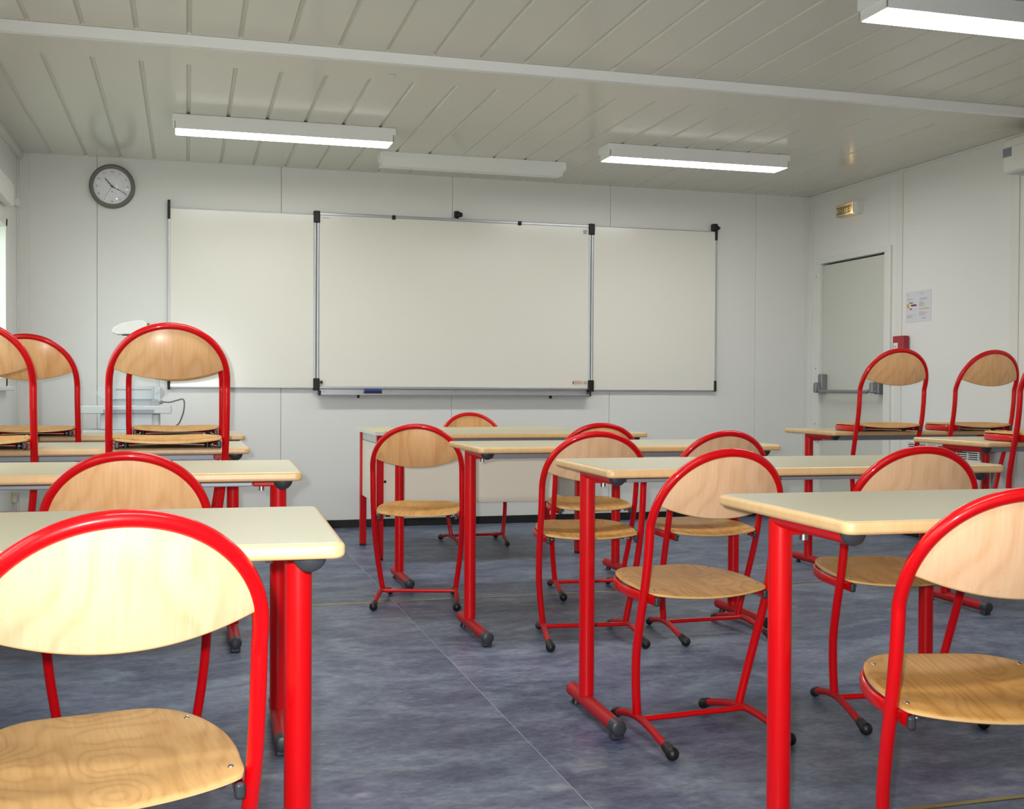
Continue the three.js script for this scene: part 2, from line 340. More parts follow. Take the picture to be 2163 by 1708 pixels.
    e.setAttribute('uv', new THREE.Float32BufferAttribute(new Float32Array(ep.length / 3 * 2), 2));
    mesh('edge', e, M.plyEdge, seat);
    for (const [x, s] of [[0.168, 0.142], [-0.168, 0.142], [0.147, 0.378], [-0.147, 0.378]]) mesh('rivet', ball(V(x, seatTop(x, s), -s), 0.0052, 1, 0.6, 1, 10), M.chrome, seat);
  }
  { // flat oval rail bent round under the seat
    const path = new THREE.CatmullRomCurve3([[0.174, 0.112], [0.1785, 0.15], [0.1875, 0.195], [0.192, 0.25], [0.186, 0.315], [0.168, 0.375], [0.135, 0.425], [0.08, 0.459], [0, 0.473], [-0.08, 0.459], [-0.135, 0.425], [-0.168, 0.375], [-0.186, 0.315], [-0.192, 0.25], [-0.1875, 0.195], [-0.1785, 0.15], [-0.174, 0.112]].map(([x, s]) => V(x, 0, -s)), false, 'centripetal');
    const n = 80, k = 12, pos = [], idx = [];
    const yc = (s) => 0.4032 + 0.0165 * THREE.MathUtils.clamp((s - 0.1) / 0.36, 0, 1);
    for (let i = 0; i <= n; i++) {
      const p = path.getPointAt(i / n), t = path.getTangentAt(i / n), nx = -t.z, nz = t.x;
      for (let j = 0; j < k; j++) { const a = 2 * Math.PI * j / k, w = 0.0072 * Math.cos(a), h = 0.0140 * Math.sign(Math.sin(a)) * Math.pow(Math.abs(Math.sin(a)), 0.6); pos.push(p.x + nx * w, yc(-p.z) + h, p.z + nz * w); }
    }
    for (let i = 0; i < n; i++) for (let j = 0; j < k; j++) { const a = i * k + j, b = i * k + (j + 1) % k, c = a + k, d = b + k; idx.push(a, b, c, b, d, c); }
    const g = new THREE.BufferGeometry(); g.setAttribute('position', new THREE.Float32BufferAttribute(pos, 3)); g.setAttribute('uv', new THREE.Float32BufferAttribute(new Float32Array(pos.length / 3 * 2), 2)); g.setIndex(idx); g.computeVertexNormals();
    const rail = mesh('seat_rail', g, M.red, o);
    for (const sx of [-1, 1]) {
      mesh('rail_cap', box(sx * 0.1735 - 0.0082, sx * 0.1735 + 0.0082, 0.3900, 0.4160, -0.113, -0.100, 0.007), M.capGrey, rail);
      mesh('bolt', ball(V(sx * 0.153, 0.4040, -0.135), 0.005, 1.4, 1, 1, 10), M.chrome, rail);
      mesh('bumper', cyl(V(sx * 0.142, 0.3930, -0.205), V(sx * 0.142, 0.416, -0.205), 0.011, 0.009, 14), M.rubber, rail);
    }
    mesh('bumper', cyl(V(0, 0.4077, -0.45), V(0, 0.429, -0.45), 0.010, 0.010, 14), M.rubber, rail);
  }
  for (const sx of [-1, 1]) {
    const ft = mesh('foot', tube([[0.184, 0.021, 0.012], [0.1815, 0.038, 0.08], [0.176, 0.051, 0.155], [0.170, 0.0545, 0.222], [0.161, 0.045, 0.30], [0.151, 0.023, 0.395]].map(([x, y, s]) => V(sx * x, y, -s)), 0.0108, 40, 12), M.redWorn, o);
    mesh('rubber_cap', [ball(V(sx * 0.1842, 0.0195, 0.002), 0.0185, 1, 1, 1.05), cyl(V(sx * 0.1842, 0.0205, -0.002), V(sx * 0.1828, 0.0285, -0.036), 0.0165, 0.0140)], M.rubber, ft);
    mesh('rubber_cap', [ball(V(sx * 0.150, 0.0165, -0.404), 0.0158, 1, 1, 0.9), cyl(V(sx * 0.150, 0.018, -0.402), V(sx * 0.1535, 0.0275, -0.375), 0.0150, 0.0128)], M.rubber, ft);
  }
  mesh('crossbar', cyl(V(-0.172, 0.0535, -0.205), V(0.172, 0.0535, -0.205), 0.0082), M.red, o);
  return o;
}
const chairProto = makeChair();
let chairCount = 0;
function chair(label, x, z, turn, y = 0, bw = 0, sw = 0) {
  const o = chairProto.clone(); o.name = numbered('school_chair'); scene.add(o);
  o.position.set(x, y, z); o.rotation.y = turn; o.userData = { ...chairProto.userData, label };
  for (const c of o.children) { if (c.name === 'backrest') c.material = backWoods[bw]; if (c.name === 'seat') c.material = seatWoods[sw]; }
  return o;
}
const LIFT = 0.3733, PITCH = 0.05;                                   // hung by the seat on a table top, tipped a little forward
const hung = (label, x, z, turn, bw, sw = 0) => {
  const o = chair(label, x, 0, turn, 0, bw, sw), y0 = 0.39, s0 = 0.17, c = Math.cos(PITCH), k = Math.sin(PITCH);
  o.rotation.set(-PITCH, turn, 0, 'YXZ');
  const dy = y0 - (y0 * c - s0 * k), ds = s0 - (s0 * c + y0 * k);      // turned about the point where the rail meets the table edge
  o.position.set(x - Math.sin(turn) * ds, LIFT + dy, z - Math.cos(turn) * ds);
  return o;
};
chair('red chair nearest the camera, at lower left, its pale back filling the corner', -0.077, -1.553, 0.177, 0, 0, 1);
chair('red chair standing behind the nearest left table, its arched back rising above that table', -0.143, -2.950, 0.016, 0, 1, 0);
hung('red chair hung on the third left table, whole arched back overlapping the left whiteboard wing', -0.051, -4.105, 0.08, 1);
hung('red chair hung on the third left table, cut off by the left picture edge', -0.706, -4.105, 0.0, 1);
hung('red chair hung on the farthest left table, nearest the window corner of the back wall', -0.664, -5.215, -0.05, 2);
hung('red chair hung on the farthest left table, almost hidden behind another hung chair', -0.046, -5.215, 0, 2);
chair('red chair at the left end of the table before the teacher desk', 0.972, -4.950, -0.27, 0, 2, 0);
chair('red chair at the table before the teacher desk, right half, behind another chair', 1.865, -4.997, -0.075, 0, 2, 0);
chair('red chair whose pale back is crossed by the corner of the table second from camera', 1.494, -4.034, -0.112, 0, 0, 0);
chair('red chair at the middle row table, partly behind the full-view chair by the aisle', 2.025, -4.018, 0.033, 0, 0, 0);
chair('red chair in full view right of the aisle, turned slightly left, seat and feet showing', 1.424, -2.801, 0.09, 0, 0, 0);
chair('red chair behind the nearest right table, arched back left of the far table corner', 2.052, -2.829, -0.101, 0, 0, 0);
chair('red chair at the right picture edge in front of the nearest right table', 1.367, -1.581, -0.25, 0, 0, 0);
hung('red chair hung on the far right table, below the red alarm box', 3.636, -5.207, 0.02, 1);
hung('red chair hung on the far right table, second from the alarm box', 4.226, -5.207, 0.06, 1);
hung('red chair hung on the nearer right wall table, cut off by the right picture edge', 3.641, -4.0, -0.03, 0);
chair('red chair behind the teacher desk, facing the class, only its arched back top showing', 1.770, -7.225, Math.PI, 0, 2, 0);

// ---------------------------------------------------------------- student tables
const TT = 0.7625, TL = 1.27, TD = 0.53;
function roundedTop(w, d, r) {
  const s = new THREE.Shape(), x = w / 2, z = d / 2;
  s.moveTo(-x + r, -z); s.lineTo(x - r, -z); s.absarc(x - r, -z + r, r, -Math.PI / 2, 0); s.lineTo(x, z - r); s.absarc(x - r, z - r, r, 0, Math.PI / 2);
  s.lineTo(-x + r, z); s.absarc(-x + r, z - r, r, Math.PI / 2, Math.PI); s.lineTo(-x, -z + r); s.absarc(-x + r, -z + r, r, Math.PI, Math.PI * 1.5);
  return s;
}
function makeTable() {
  const o = new THREE.Group(); o.name = 'student_table'; o.userData = { label: '', category: 'table', group: 'student tables with red legs' };
  { // beech lipping, rounded over, with the laminate let into it
    const th = 0.0235, b = 0.008;
    const g = new THREE.ExtrudeGeometry(roundedTop(TL - 2 * b, TD - 2 * b, 0.012), { depth: th - 2 * b, bevelEnabled: true, bevelSize: b, bevelThickness: b, bevelSegments: 5, curveSegments: 6 }).rotateX(-Math.PI / 2).translate(0, TT - th + b, 0);
    const P = g.attributes.position, u = g.attributes.uv; for (let i = 0; i < P.count; i++) u.setXY(i, (P.getZ(i) + P.getY(i)) * 6, P.getX(i) * 1.5 + P.getZ(i) * 1.5);
    const top = mesh('tabletop', g, M.lipping, o);
    mesh('laminate', new THREE.ExtrudeGeometry(roundedTop(TL - 0.018, TD - 0.018, 0.008), { depth: 0.002, bevelEnabled: false, curveSegments: 6 }).rotateX(-Math.PI / 2).translate(0, TT - 0.0016, 0), M.laminate, top);
  }
  const lx = TL / 2 - 0.048, lz = -0.065;
  for (const s of [-1, 1]) {
    mesh('leg', [cyl(V(s * lx, 0.052, lz), V(s * lx, 0.730, lz), 0.0235, 0.0235, 28), ball(V(s * lx, 0.056, lz), 0.0235, 1, 0.35, 1, 20)], M.red, o);
    const f = mesh('foot', [cyl(V(s * lx, 0.036, -0.205), V(s * lx, 0.036, 0.205), 0.0215, 0.0215, 24), ball(V(s * lx, 0.036, -0.205), 0.0215, 1, 1, 0.35, 20)], M.redWorn, o);
    mesh('foot_cap', [cyl(V(s * lx, 0.036, 0.198), V(s * lx, 0.036, 0.232), 0.0228, 0.0222, 24), ball(V(s * lx, 0.036, 0.232), 0.0222, 1, 1, 0.3, 20), box(s * lx - 0.018, s * lx + 0.018, 0.001, 0.026, 0.192, 0.226, 0.006)], M.capGrey, f);
    mesh('glide', cyl(V(s * lx, 0.0005, -0.17), V(s * lx, 0.018, -0.17), 0.014, 0.010, 14), M.rubber, f);
    const rail = mesh('top_rail', [cyl(V(0, 0, lz), V(0, 0, 0.205), 0.0245, 0.0245, 28).translate(s * lx, 0.7380, 0)].map((g) => { const P = g.attributes.position; for (let i = 0; i < P.count; i++) if (P.getY(i) > 0.7388) P.setY(i, 0.7388); g.computeVertexNormals(); return g; }), M.red, o);
    mesh('rail_cap', [ball(V(s * lx, 0.7380, 0.205), 0.0255, 1, 1, 0.55, 24)].map((g) => { const P = g.attributes.position; for (let i = 0; i < P.count; i++) if (P.getY(i) > 0.7388) P.setY(i, 0.7388); return g; }), M.capGrey, rail);
    const br = mesh('bracket', box(s * (lx - 0.04) - 0.032, s * (lx - 0.04) + 0.032, 0.700, 0.736, lz - 0.02, lz + 0.02, 0.004), M.red, o);
    mesh('bolt', [cyl(V(s * (lx - 0.048), 0.688, lz + 0.005), V(s * (lx - 0.048), 0.702, lz + 0.005), 0.0085, 0.0085, 6)], M.chrome, br);
  }
  mesh('cross_beam', box(-lx + 0.073, lx - 0.073, 0.700, 0.7335, lz - 0.016, lz + 0.016, 0.003), M.trayGrey, o);
  mesh('book_tray', [box(-lx + 0.14, lx - 0.14, 0.701, 0.704, lz - 0.15, lz - 0.016, 0.001), box(-lx + 0.14, lx - 0.14, 0.701, 0.735, lz - 0.153, lz - 0.15)], M.trayGrey, o);
  mesh('board_fixing', [box(-0.05, 0.05, 0.7360, 0.7388, lz + 0.02, lz + 0.2, 0.001)], M.red, o);
  return o;
}
const tableProto = makeTable();
function table(label, xLeft, zFront, turn = 0) {
  const o = tableProto.clone(); o.name = numbered('student_table'); scene.add(o);
  o.position.set(xLeft + TL / 2, 0, zFront - TD / 2); o.rotation.y = turn; o.userData = { ...tableProto.userData, label };
  return o;
}
table('nearest student table on the left, its white-lit front corner beside the aisle', 0.231 - TL, -1.668, -0.03);
table('second student table on the left, right behind the nearest left one', 0.303 - TL, -3.06, -0.03);
table('third student table on the left, two chairs hung on its front edge', 0.224 - TL, -4.294, 0);
table('farthest student table on the left, just before the projector, two chairs hung on it', 0.262 - TL, -5.405, 0);
table('nearest student table on the right, front left corner pointing at the aisle', 1.086, -1.685, -0.03);
table('second student table right of the aisle, one full-view red chair before it', 1.124, -2.926, -0.03);
table('student table in the middle row, third from the camera right of the aisle', 1.056, -4.150, 0);
table('student table pushed up in front of the teacher desk', 0.994, -5.400, 0);
table('student table by the exit door with two chairs hung on it', 3.325, -5.392, 0);
table('student table at the right wall nearer than the one by the door, one hung chair', 3.335, -4.192, 0);

// ---------------------------------------------------------------- teacher's desk
{
  const o = thing('teacher_desk', 'teacher desk with cream front panel, square red legs and a yellowish top', 'desk', [1.66, 0, -6.78]);
  const hx = 0.62, hz = 0.345;
  mesh('desktop', box(-hx - 0.012, hx + 0.012, 0.712, 0.735, -hz - 0.01, hz + 0.01, 0.003), M.deskTop, o).userData.label = 'yellowish laminate top';
  mesh('desktop_edge', [box(-hx - 0.0135, hx + 0.0135, 0.7125, 0.7335, hz + 0.0085, hz + 0.0115, 0.001), box(-hx - 0.0135, -hx - 0.011, 0.7125, 0.7335, -hz, hz + 0.01)], M.white, o);
  for (const sx of [-1, 1]) for (const sz of [-1, 1]) {
    const l = mesh('leg', box(sx * (hx - 0.02) - 0.02, sx * (hx - 0.02) + 0.02, 0.012, 0.712, sz * (hz - 0.025) - 0.02, sz * (hz - 0.025) + 0.02, 0.003), M.red, o);
    mesh('glide', box(sx * (hx - 0.02) - 0.019, sx * (hx - 0.02) + 0.019, 0, 0.014, sz * (hz - 0.025) - 0.019, sz * (hz - 0.025) + 0.019, 0.002), M.rubber, l);
  }
  for (const sx of [-1, 1]) {
    mesh('side_apron', box(sx * (hx - 0.022) - 0.008, sx * (hx - 0.022) + 0.008, 0.665, 0.712, -hz + 0.045, hz - 0.045), M.white, o);
    mesh('side_panel', box(sx * (hx - 0.022) - 0.009, sx * (hx - 0.022) + 0.009, 0.315, 0.661, -hz + 0.045, hz - 0.045, 0.002), M.deskCream, o);
  }
  const mp = mesh('front_panel', [box(-hx + 0.115, hx - 0.16, 0.315, 0.705, hz - 0.05, hz - 0.032, 0.002), box(-hx + 0.041, -hx + 0.1145, 0.298, 0.705, hz - 0.05, hz - 0.032, 0.002)], M.deskCream, o);
  mesh('lock', [cyl(V(-hx + 0.052, 0.447, hz - 0.033), V(-hx + 0.052, 0.447, hz - 0.029), 0.008, 0.008, 16)], M.black, mp);
  mesh('front_apron', box(-hx + 0.04, hx - 0.04, 0.69, 0.712, hz - 0.045, hz - 0.02), M.red, o);
  mesh('drawer_unit', box(-hx + 0.041, -hx + 0.38, 0.33, 0.70, -hz + 0.05, hz - 0.055, 0.003), M.deskCream, o);
}

// ---------------------------------------------------------------- whiteboard
{
  const o = thing('whiteboard', 'white three-part whiteboard with open wings and black corner caps on the back wall', 'whiteboard', [1.892, 0.98, ZB]);
  const X = (x) => x - 1.892, Y = (y) => y - 0.98;
  const panel = (n, x0, x1, y0, y1, z0, z1) => mesh(n, box(X(x0), X(x1), Y(y0), Y(y1), z0, z1, 0.002), M.board, o);
  const cp = panel('centre_panel', 0.884, 2.866, 0.990, 2.178, 0.012, 0.030);
  panel('wing_panel', -0.108, 0.848, 0.982, 2.176, 0.014, 0.030); panel('wing_panel', 2.903, 3.893, 0.976, 2.186, 0.014, 0.030);
  mesh('frame_rail', [box(X(0.884), X(2.866), Y(2.176), Y(2.196), 0.008, 0.034, 0.004)], M.alu, o);
  mesh('frame_rail', [box(X(0.884), X(2.866), Y(0.974), Y(0.991), 0.008, 0.034, 0.004)], M.alu, o);
  for (const y of [2.175, 0.977]) mesh('frame_rail', box(X(-0.11), X(0.846), Y(y), Y(y + 0.005), 0.012, 0.032, 0.002), M.alu, o);
  for (const y of [2.185, 0.971]) mesh('frame_rail', box(X(2.905), X(3.895), Y(y), Y(y + 0.005), 0.012, 0.032, 0.002), M.alu, o);
  for (const x of [0.8465, 2.8645]) {                                // hinge posts of two tubes
    mesh('hinge_post', [cyl(V(X(x + 0.009), Y(1.0), 0.026), V(X(x + 0.009), Y(2.16), 0.026), 0.0105), cyl(V(X(x + 0.030), Y(1.0), 0.026), V(X(x + 0.030), Y(2.16), 0.026), 0.0105)], M.alu, o);
    mesh('corner_cap', box(X(x - 0.002), X(x + 0.042), Y(2.122), Y(2.204), 0.0, 0.048, 0.006), M.black, o);
    mesh('corner_cap', box(X(x - 0.002), X(x + 0.042), Y(0.962), Y(1.047), 0.0, 0.048, 0.006), M.black, o);
  }
  for (const [x, y0, y1] of [[-0.113, 2.105, 2.232], [-0.113, 0.964, 1.028], [3.897, 2.122, 2.215], [3.897, 0.967, 1.050]]) mesh('corner_cap', box(X(x - 0.010), X(x + 0.008), Y(y0), Y(y1), 0.004, 0.042, 0.005), M.black, o);
  mesh('frame_rail', [box(X(-0.118), X(-0.108), Y(1.0), Y(2.12), 0.01, 0.034, 0.002)], M.alu, o);
  mesh('frame_rail', [box(X(3.893), X(3.902), Y(1.0), Y(2.15), 0.01, 0.034, 0.002)], M.alu, o);
  mesh('hook', [box(X(3.862), X(3.905), Y(2.195), Y(2.248), 0.0, 0.05, 0.01), cyl(V(X(3.895), Y(2.2), 0.03), V(X(3.915), Y(2.222), 0.05), 0.012)], M.black, o);
  mesh('hook', [box(X(1.845), X(1.882), Y(2.203), Y(2.252), 0.0, 0.03, 0.008), box(X(1.858), X(1.900), Y(2.207), Y(2.240), 0.02, 0.055, 0.012), box(X(1.862), X(1.874), Y(2.19), Y(2.21), 0.01, 0.03, 0.003)], M.black, o);
  for (const x of [1.404, 2.329]) mesh('clip', box(X(x - 0.013), X(x + 0.013), Y(2.168), Y(2.198), 0.02, 0.045, 0.006), M.black, o);
  const tray = mesh('pen_tray', [box(X(0.888), X(2.858), Y(0.935), Y(0.972), 0.010, 0.020, 0.002), box(X(0.888), X(2.858), Y(0.932), Y(0.937), 0.010, 0.085, 0.002), box(X(0.888), X(2.858), Y(0.932), Y(0.942), 0.083, 0.087, 0.001)], M.alu, o);
  for (const x of [0.885, 2.862]) mesh('tray_end', box(X(x - 0.006), X(x + 0.008), Y(0.928), Y(0.962), 0.008, 0.088, 0.004), M.black, tray);
  for (const x of [1.158, 2.572]) mesh('tray_clip', [box(X(x - 0.008), X(x + 0.008), Y(0.910), Y(0.934), 0.02, 0.045, 0.004)], M.black, tray);
  for (const x of [0.92, 1.39, 1.86, 2.33, 2.80]) mesh('tray_screw', [cyl(V(X(x), Y(0.958), 0.019), V(X(x), Y(0.958), 0.0215), 0.004, 0.004, 8)], M.greyMetal, tray);
  const k = mesh('knob', [cyl(V(X(0.899), Y(1.019), 0.030), V(X(0.899), Y(1.019), 0.044), 0.014)], M.greyMetal, o);
  mesh('knob_cap', [cyl(V(X(0.899), Y(1.019), 0.044), V(X(0.899), Y(1.019), 0.047), 0.009)], M.black, k);
  const s1 = canvasTexture(256, 96, (c, w, h) => {
    c.fillStyle = '#ddd8cc'; c.fillRect(0, 0, w, h); c.fillStyle = '#cdaea2'; c.fillRect(8, 8, 140, 56); c.fillStyle = '#a8938a'; for (let i = 0; i < 3; i++) c.fillRect(10, 8 + i * 4, 60, 2);
    c.fillStyle = '#2b2b30'; c.beginPath(); c.ellipse(20, 38, 9, 16, 0, 0, 7); c.fill();
    c.lineWidth = 7; c.strokeStyle = '#a5a53c'; c.beginPath(); c.arc(175, 40, 18, 0, 7); c.stroke(); c.strokeStyle = '#5a3030'; c.beginPath(); c.arc(222, 38, 18, 0, 7); c.stroke();
  });
  const st = new THREE.MeshStandardMaterial({ map: s1, roughness: 0.5 });
  mesh('sticker', new THREE.PlaneGeometry(0.122, 0.044).translate(X(2.80), Y(1.022), 0.0306), st, cp);
  const s2 = canvasTexture(96, 96, (c, w, h) => { c.fillStyle = '#e2e0d8'; c.fillRect(0, 0, w, h); c.strokeStyle = '#5a628c'; c.lineWidth = 12; c.beginPath(); c.ellipse(48, 34, 26, 17, 0, 0, 7); c.stroke(); c.fillStyle = '#a06a62'; c.fillRect(8, 68, 80, 12); });
  mesh('sticker', new THREE.PlaneGeometry(0.036, 0.036).translate(X(2.834), Y(2.140), 0.0306), new THREE.MeshStandardMaterial({ map: s2, roughness: 0.5 }), cp);
  mesh('pen_mark', box(X(0.905), X(0.955), Y(2.157), Y(2.1595), 0.0302, 0.0306), std(0x53566a, 0.6), cp).rotation.z = -0.0;
  const e = thing('board_eraser', 'blue board eraser with black felt standing on the pen tray', 'eraser', [1.256, 0.9378, ZB + 0.0545]);
  mesh('felt', box(-0.062, 0.062, 0, 0.017, -0.024, 0.024, 0.003), M.black, e);
  mesh('grip', box(-0.062, 0.062, 0.016, 0.0355, -0.024, 0.024, 0.006), std(0x1f3d86, 0.4), e);
}

// ---------------------------------------------------------------- clock
{
  const o = thing('wall_clock', 'round grey wall clock with a white dial above the left corner', 'clock', [-0.474, 2.304, ZB]);
  const rot = (g) => g.rotateX(Math.PI / 2);
  mesh('clock_rim', rot(lathe([[0.118, 0.004], [0.118, 0.028], [0.121, 0.036], [0.130, 0.040], [0.141, 0.034], [0.1455, 0.020], [0.1455, 0.0], [0.118, 0.0]], 64)), std(0x72716c, 0.35), o);
  const face = canvasTexture(512, 512, (c) => {
    c.fillStyle = '#f0f0f6'; c.fillRect(0, 0, 512, 512); c.fillStyle = '#4a4a50'; c.textAlign = 'center'; c.textBaseline = 'middle'; c.font = '44px sans-serif';
    for (let i = 1; i <= 12; i++) { const a = i * Math.PI / 6; c.fillText(String(i), 256 + 208 * Math.sin(a), 256 - 208 * Math.cos(a)); }
    c.strokeStyle = '#77777c'; c.lineWidth = 2; for (let i = 0; i < 60; i++) { const a = i * Math.PI / 30, r = i % 5 ? 162 : 156; c.beginPath(); c.moveTo(256 + r * Math.sin(a), 256 - r * Math.cos(a)); c.lineTo(256 + 168 * Math.sin(a), 256 - 168 * Math.cos(a)); c.stroke(); }
    c.beginPath(); c.moveTo(246, 336); c.lineTo(266, 336); c.lineTo(256, 318); c.fill();
  });
  mesh('dial', new THREE.CircleGeometry(0.119, 64).translate(0, 0, 0.012), new THREE.MeshStandardMaterial({ map: face, roughness: 0.5 }), o);
  const hand = (n, a, len, tail, w, z, m) => mesh(n, box(-w / 2, w / 2, -tail, len, z, z + 0.0014).rotateZ(-a), m, o);
  hand('hour_hand', -0.72, 0.068, 0.012, 0.005, 0.016, M.black); hand('minute_hand', 2.05, 0.094, 0.012, 0.0036, 0.0185, M.black); hand('second_hand', 3.70, 0.085, 0.02, 0.0014, 0.021, std(0xa03030, 0.5));
  mesh('hub', rot(cyl(V(0, 0.012, 0), V(0, 0.024, 0), 0.005)), M.black, o);
  mesh('clock_glass', rot(lathe(Array.from({ length: 13 }, (_, i) => [0.119 * i / 12, 0.030 + 0.013 * (1 - (i / 12) ** 2)]), 64)), M.clockGlass, o);
}

// ---------------------------------------------------------------- exit sign, alarm, notice, heater, air conditioner
{
  const o = thing('exit_sign', 'small lit SORTIE exit sign above the door', 'exit sign', [XR, 2.311, -7.41]);
  mesh('sign_base', [box(-0.012, 0, -0.046, 0.046, -0.132, 0.137, 0.003), box(-0.058, -0.012, -0.042, 0.043, 0.082, 0.134, 0.006)], M.white, o);
  const t = canvasTexture(512, 192, (c, w, h) => {
    c.fillStyle = '#d8d0b4'; c.fillRect(0, 0, w, h); c.fillStyle = '#0c3d18'; c.fillRect(20, 44, w - 60, 13); c.fillRect(20, 146, w - 60, 13);
    c.font = 'bold 112px sans-serif'; c.textAlign = 'center'; c.textBaseline = 'middle'; c.fillText('SORTIE', w / 2 - 10, 102);
  });
  const cover = new THREE.MeshPhysicalMaterial({ map: t, roughness: 0.6, transmission: 0.4, thickness: 0, color: 0xffffff });
  mesh('sign_face', new THREE.PlaneGeometry(0.215, 0.086).rotateY(-Math.PI / 2).translate(-0.058, 0, -0.0255), cover, o);
  mesh('sign_cover', [box(-0.058, -0.012, 0.0412, 0.0432, -0.133, 0.082), box(-0.058, -0.012, -0.0432, -0.0412, -0.133, 0.082), box(-0.058, -0.012, -0.0432, 0.0432, -0.135, -0.133)], std(0xd8cfb8, 0.5, { transmission: 0.4, thickness: 0 }), o);
  mesh('bulb', ball(V(-0.03, -0.022, 0.02), 0.008), new THREE.MeshStandardMaterial({ color: 0xffffff, emissive: new THREE.Color().setRGB(1, 0.62, 0.2), emissiveIntensity: 3 }), o);
  const p = new THREE.PointLight(new THREE.Color().setRGB(1, 0.66, 0.28), 0.004, 0, 2); p.position.set(-0.03, -0.022, 0.02); p.castShadow = true; p.shadow.radius = 0.35; o.add(p);

  const a = thing('alarm_box', 'small red fire alarm call point beside the door', 'alarm', [XR - 0.007, 1.29, -6.765]);
  mesh('alarm_case', box(-0.045, 0, -0.062, 0.065, -0.062, 0.062, 0.006), std(0xa32530, 0.4), a);
  mesh('alarm_pane', box(-0.048, -0.044, -0.035, 0.018, -0.048, 0.0, 0.001), M.white, a);
  mesh('alarm_mark', box(-0.0486, -0.0478, -0.012, -0.004, -0.034, -0.014), M.greyMetal, a);

  const n = canvasTexture(384, 288, (c, w, h) => {
    c.fillStyle = '#d9d8de'; c.fillRect(0, 0, w, h); c.strokeStyle = '#c6c5cc'; c.beginPath(); c.moveTo(w / 2, 10); c.lineTo(w / 2, h - 10); c.stroke();
    c.fillStyle = '#8d8e9c'; let s = 5; const r = () => (s = (s * 16807) % 2147483647) / 2147483647;
    const rows = (x, y, k, m, len) => { for (let i = 0; i < k; i++) c.fillRect(x, y + i * m, len * (0.5 + 0.5 * r()), 2); };
    rows(16, 26, 2, 6, 44); rows(22, 66, 3, 7, 110); rows(210, 20, 2, 6, 120); rows(230, 44, 1, 6, 60); rows(210, 68, 4, 6, 140); rows(206, 104, 8, 6, 110); rows(206, 196, 6, 7, 130); rows(20, 226, 4, 6, 130); rows(240, 250, 3, 6, 90);
    c.fillStyle = '#d8b25a'; c.fillRect(18, 112, 38, 44); c.fillStyle = '#6e2234'; c.fillRect(58, 98, 16, 14); c.fillRect(82, 104, 22, 12); c.fillRect(112, 104, 10, 8); c.fillRect(82, 124, 84, 16); c.fillRect(62, 160, 34, 10);
    c.fillStyle = '#c2b92e'; c.fillRect(206, 166, 150, 8); c.strokeStyle = '#9a9aa6'; c.strokeRect(20, 176, 140, 44);
  });
  const sheet = mesh('notice_sheet', new THREE.BoxGeometry(0.0015, 0.207, 0.275), std(0xdcdbe0, 0.7));
  sheet.position.set(XR - 0.001, 1.548, -6.614); tag(sheet, 'white paper notice with coloured print on the right wall', 'notice');
  mesh('notice_print', new THREE.PlaneGeometry(0.275, 0.207).rotateY(-Math.PI / 2).translate(-0.0011, 0, 0), new THREE.MeshStandardMaterial({ map: n, roughness: 0.7 }), sheet);

  const hz = -6.225, ht = thing('wall_heater', 'white electric wall heater with a slatted grille low on the right wall', 'heater', [XR, 0.16, hz]);
  mesh('heater_case', [box(-0.10, -0.012, 0, 0.405, -0.37, 0.37, 0.012), box(-0.012, 0, 0.05, 0.38, -0.3, 0.3)], M.white, ht);
  const gr = mesh('grille_back', box(-0.098, -0.02, 0.404, 0.412, -0.34, 0.34), M.black, ht);
  for (let i = 0; i < 6; i++) mesh('slat', box(-0.099, -0.091, 0.408 + i * 0.0125, 0.414 + i * 0.0125, -0.355, 0.355, 0.001), M.white, gr);
  for (let i = 0; i < 8; i++) mesh('grille_post', box(-0.1, -0.089, 0.404, 0.482, -0.36 + i * 0.1012, -0.348 + i * 0.1012, 0.001), M.white, gr);
  mesh('heater_top', box(-0.10, -0.012, 0.478, 0.490, -0.37, 0.37, 0.004), M.white, ht);
  mesh('grille_panel', box(-0.088, -0.075, 0.404, 0.48, -0.36, 0.36), std(0x4a4b4c, 0.6), ht);

  const ac = thing('air_conditioner', 'white air conditioner high on the right wall, cut off by the picture edge', 'air conditioner', [XR, 2.227, -5.143]);
  mesh('case', box(-0.20, 0, 0, 0.205, -0.43, 0.43, 0.025), M.white, ac);
  mesh('display', box(-0.2025, -0.198, 0.095, 0.145, -0.415, -0.345, 0.001), std(0x7e8490, 0.3), ac);
  mesh('louvre', box(-0.19, -0.06, -0.004, 0.004, -0.38, 0.38, 0.003), M.paleGrey, ac);
  mesh('panel_line', box(-0.2008, -0.196, 0.148, 0.1505, -0.41, 0.41), M.paleGrey, ac);

  const so = thing('wall_socket', 'small white wall socket low on the left wall in the corner', 'socket', [XL, 0.285, -7.77]);
  mesh('socket_box', box(0, 0.03, -0.035, 0.035, -0.06, 0.06, 0.006), std(0xd6cdb4, 0.4), so);
  mesh('socket_hole', [cyl(V(0.028, 0, -0.025), V(0.031, 0, -0.025), 0.018), cyl(V(0.028, 0, 0.03), V(0.031, 0, 0.03), 0.018)], M.paleGrey, so);
}

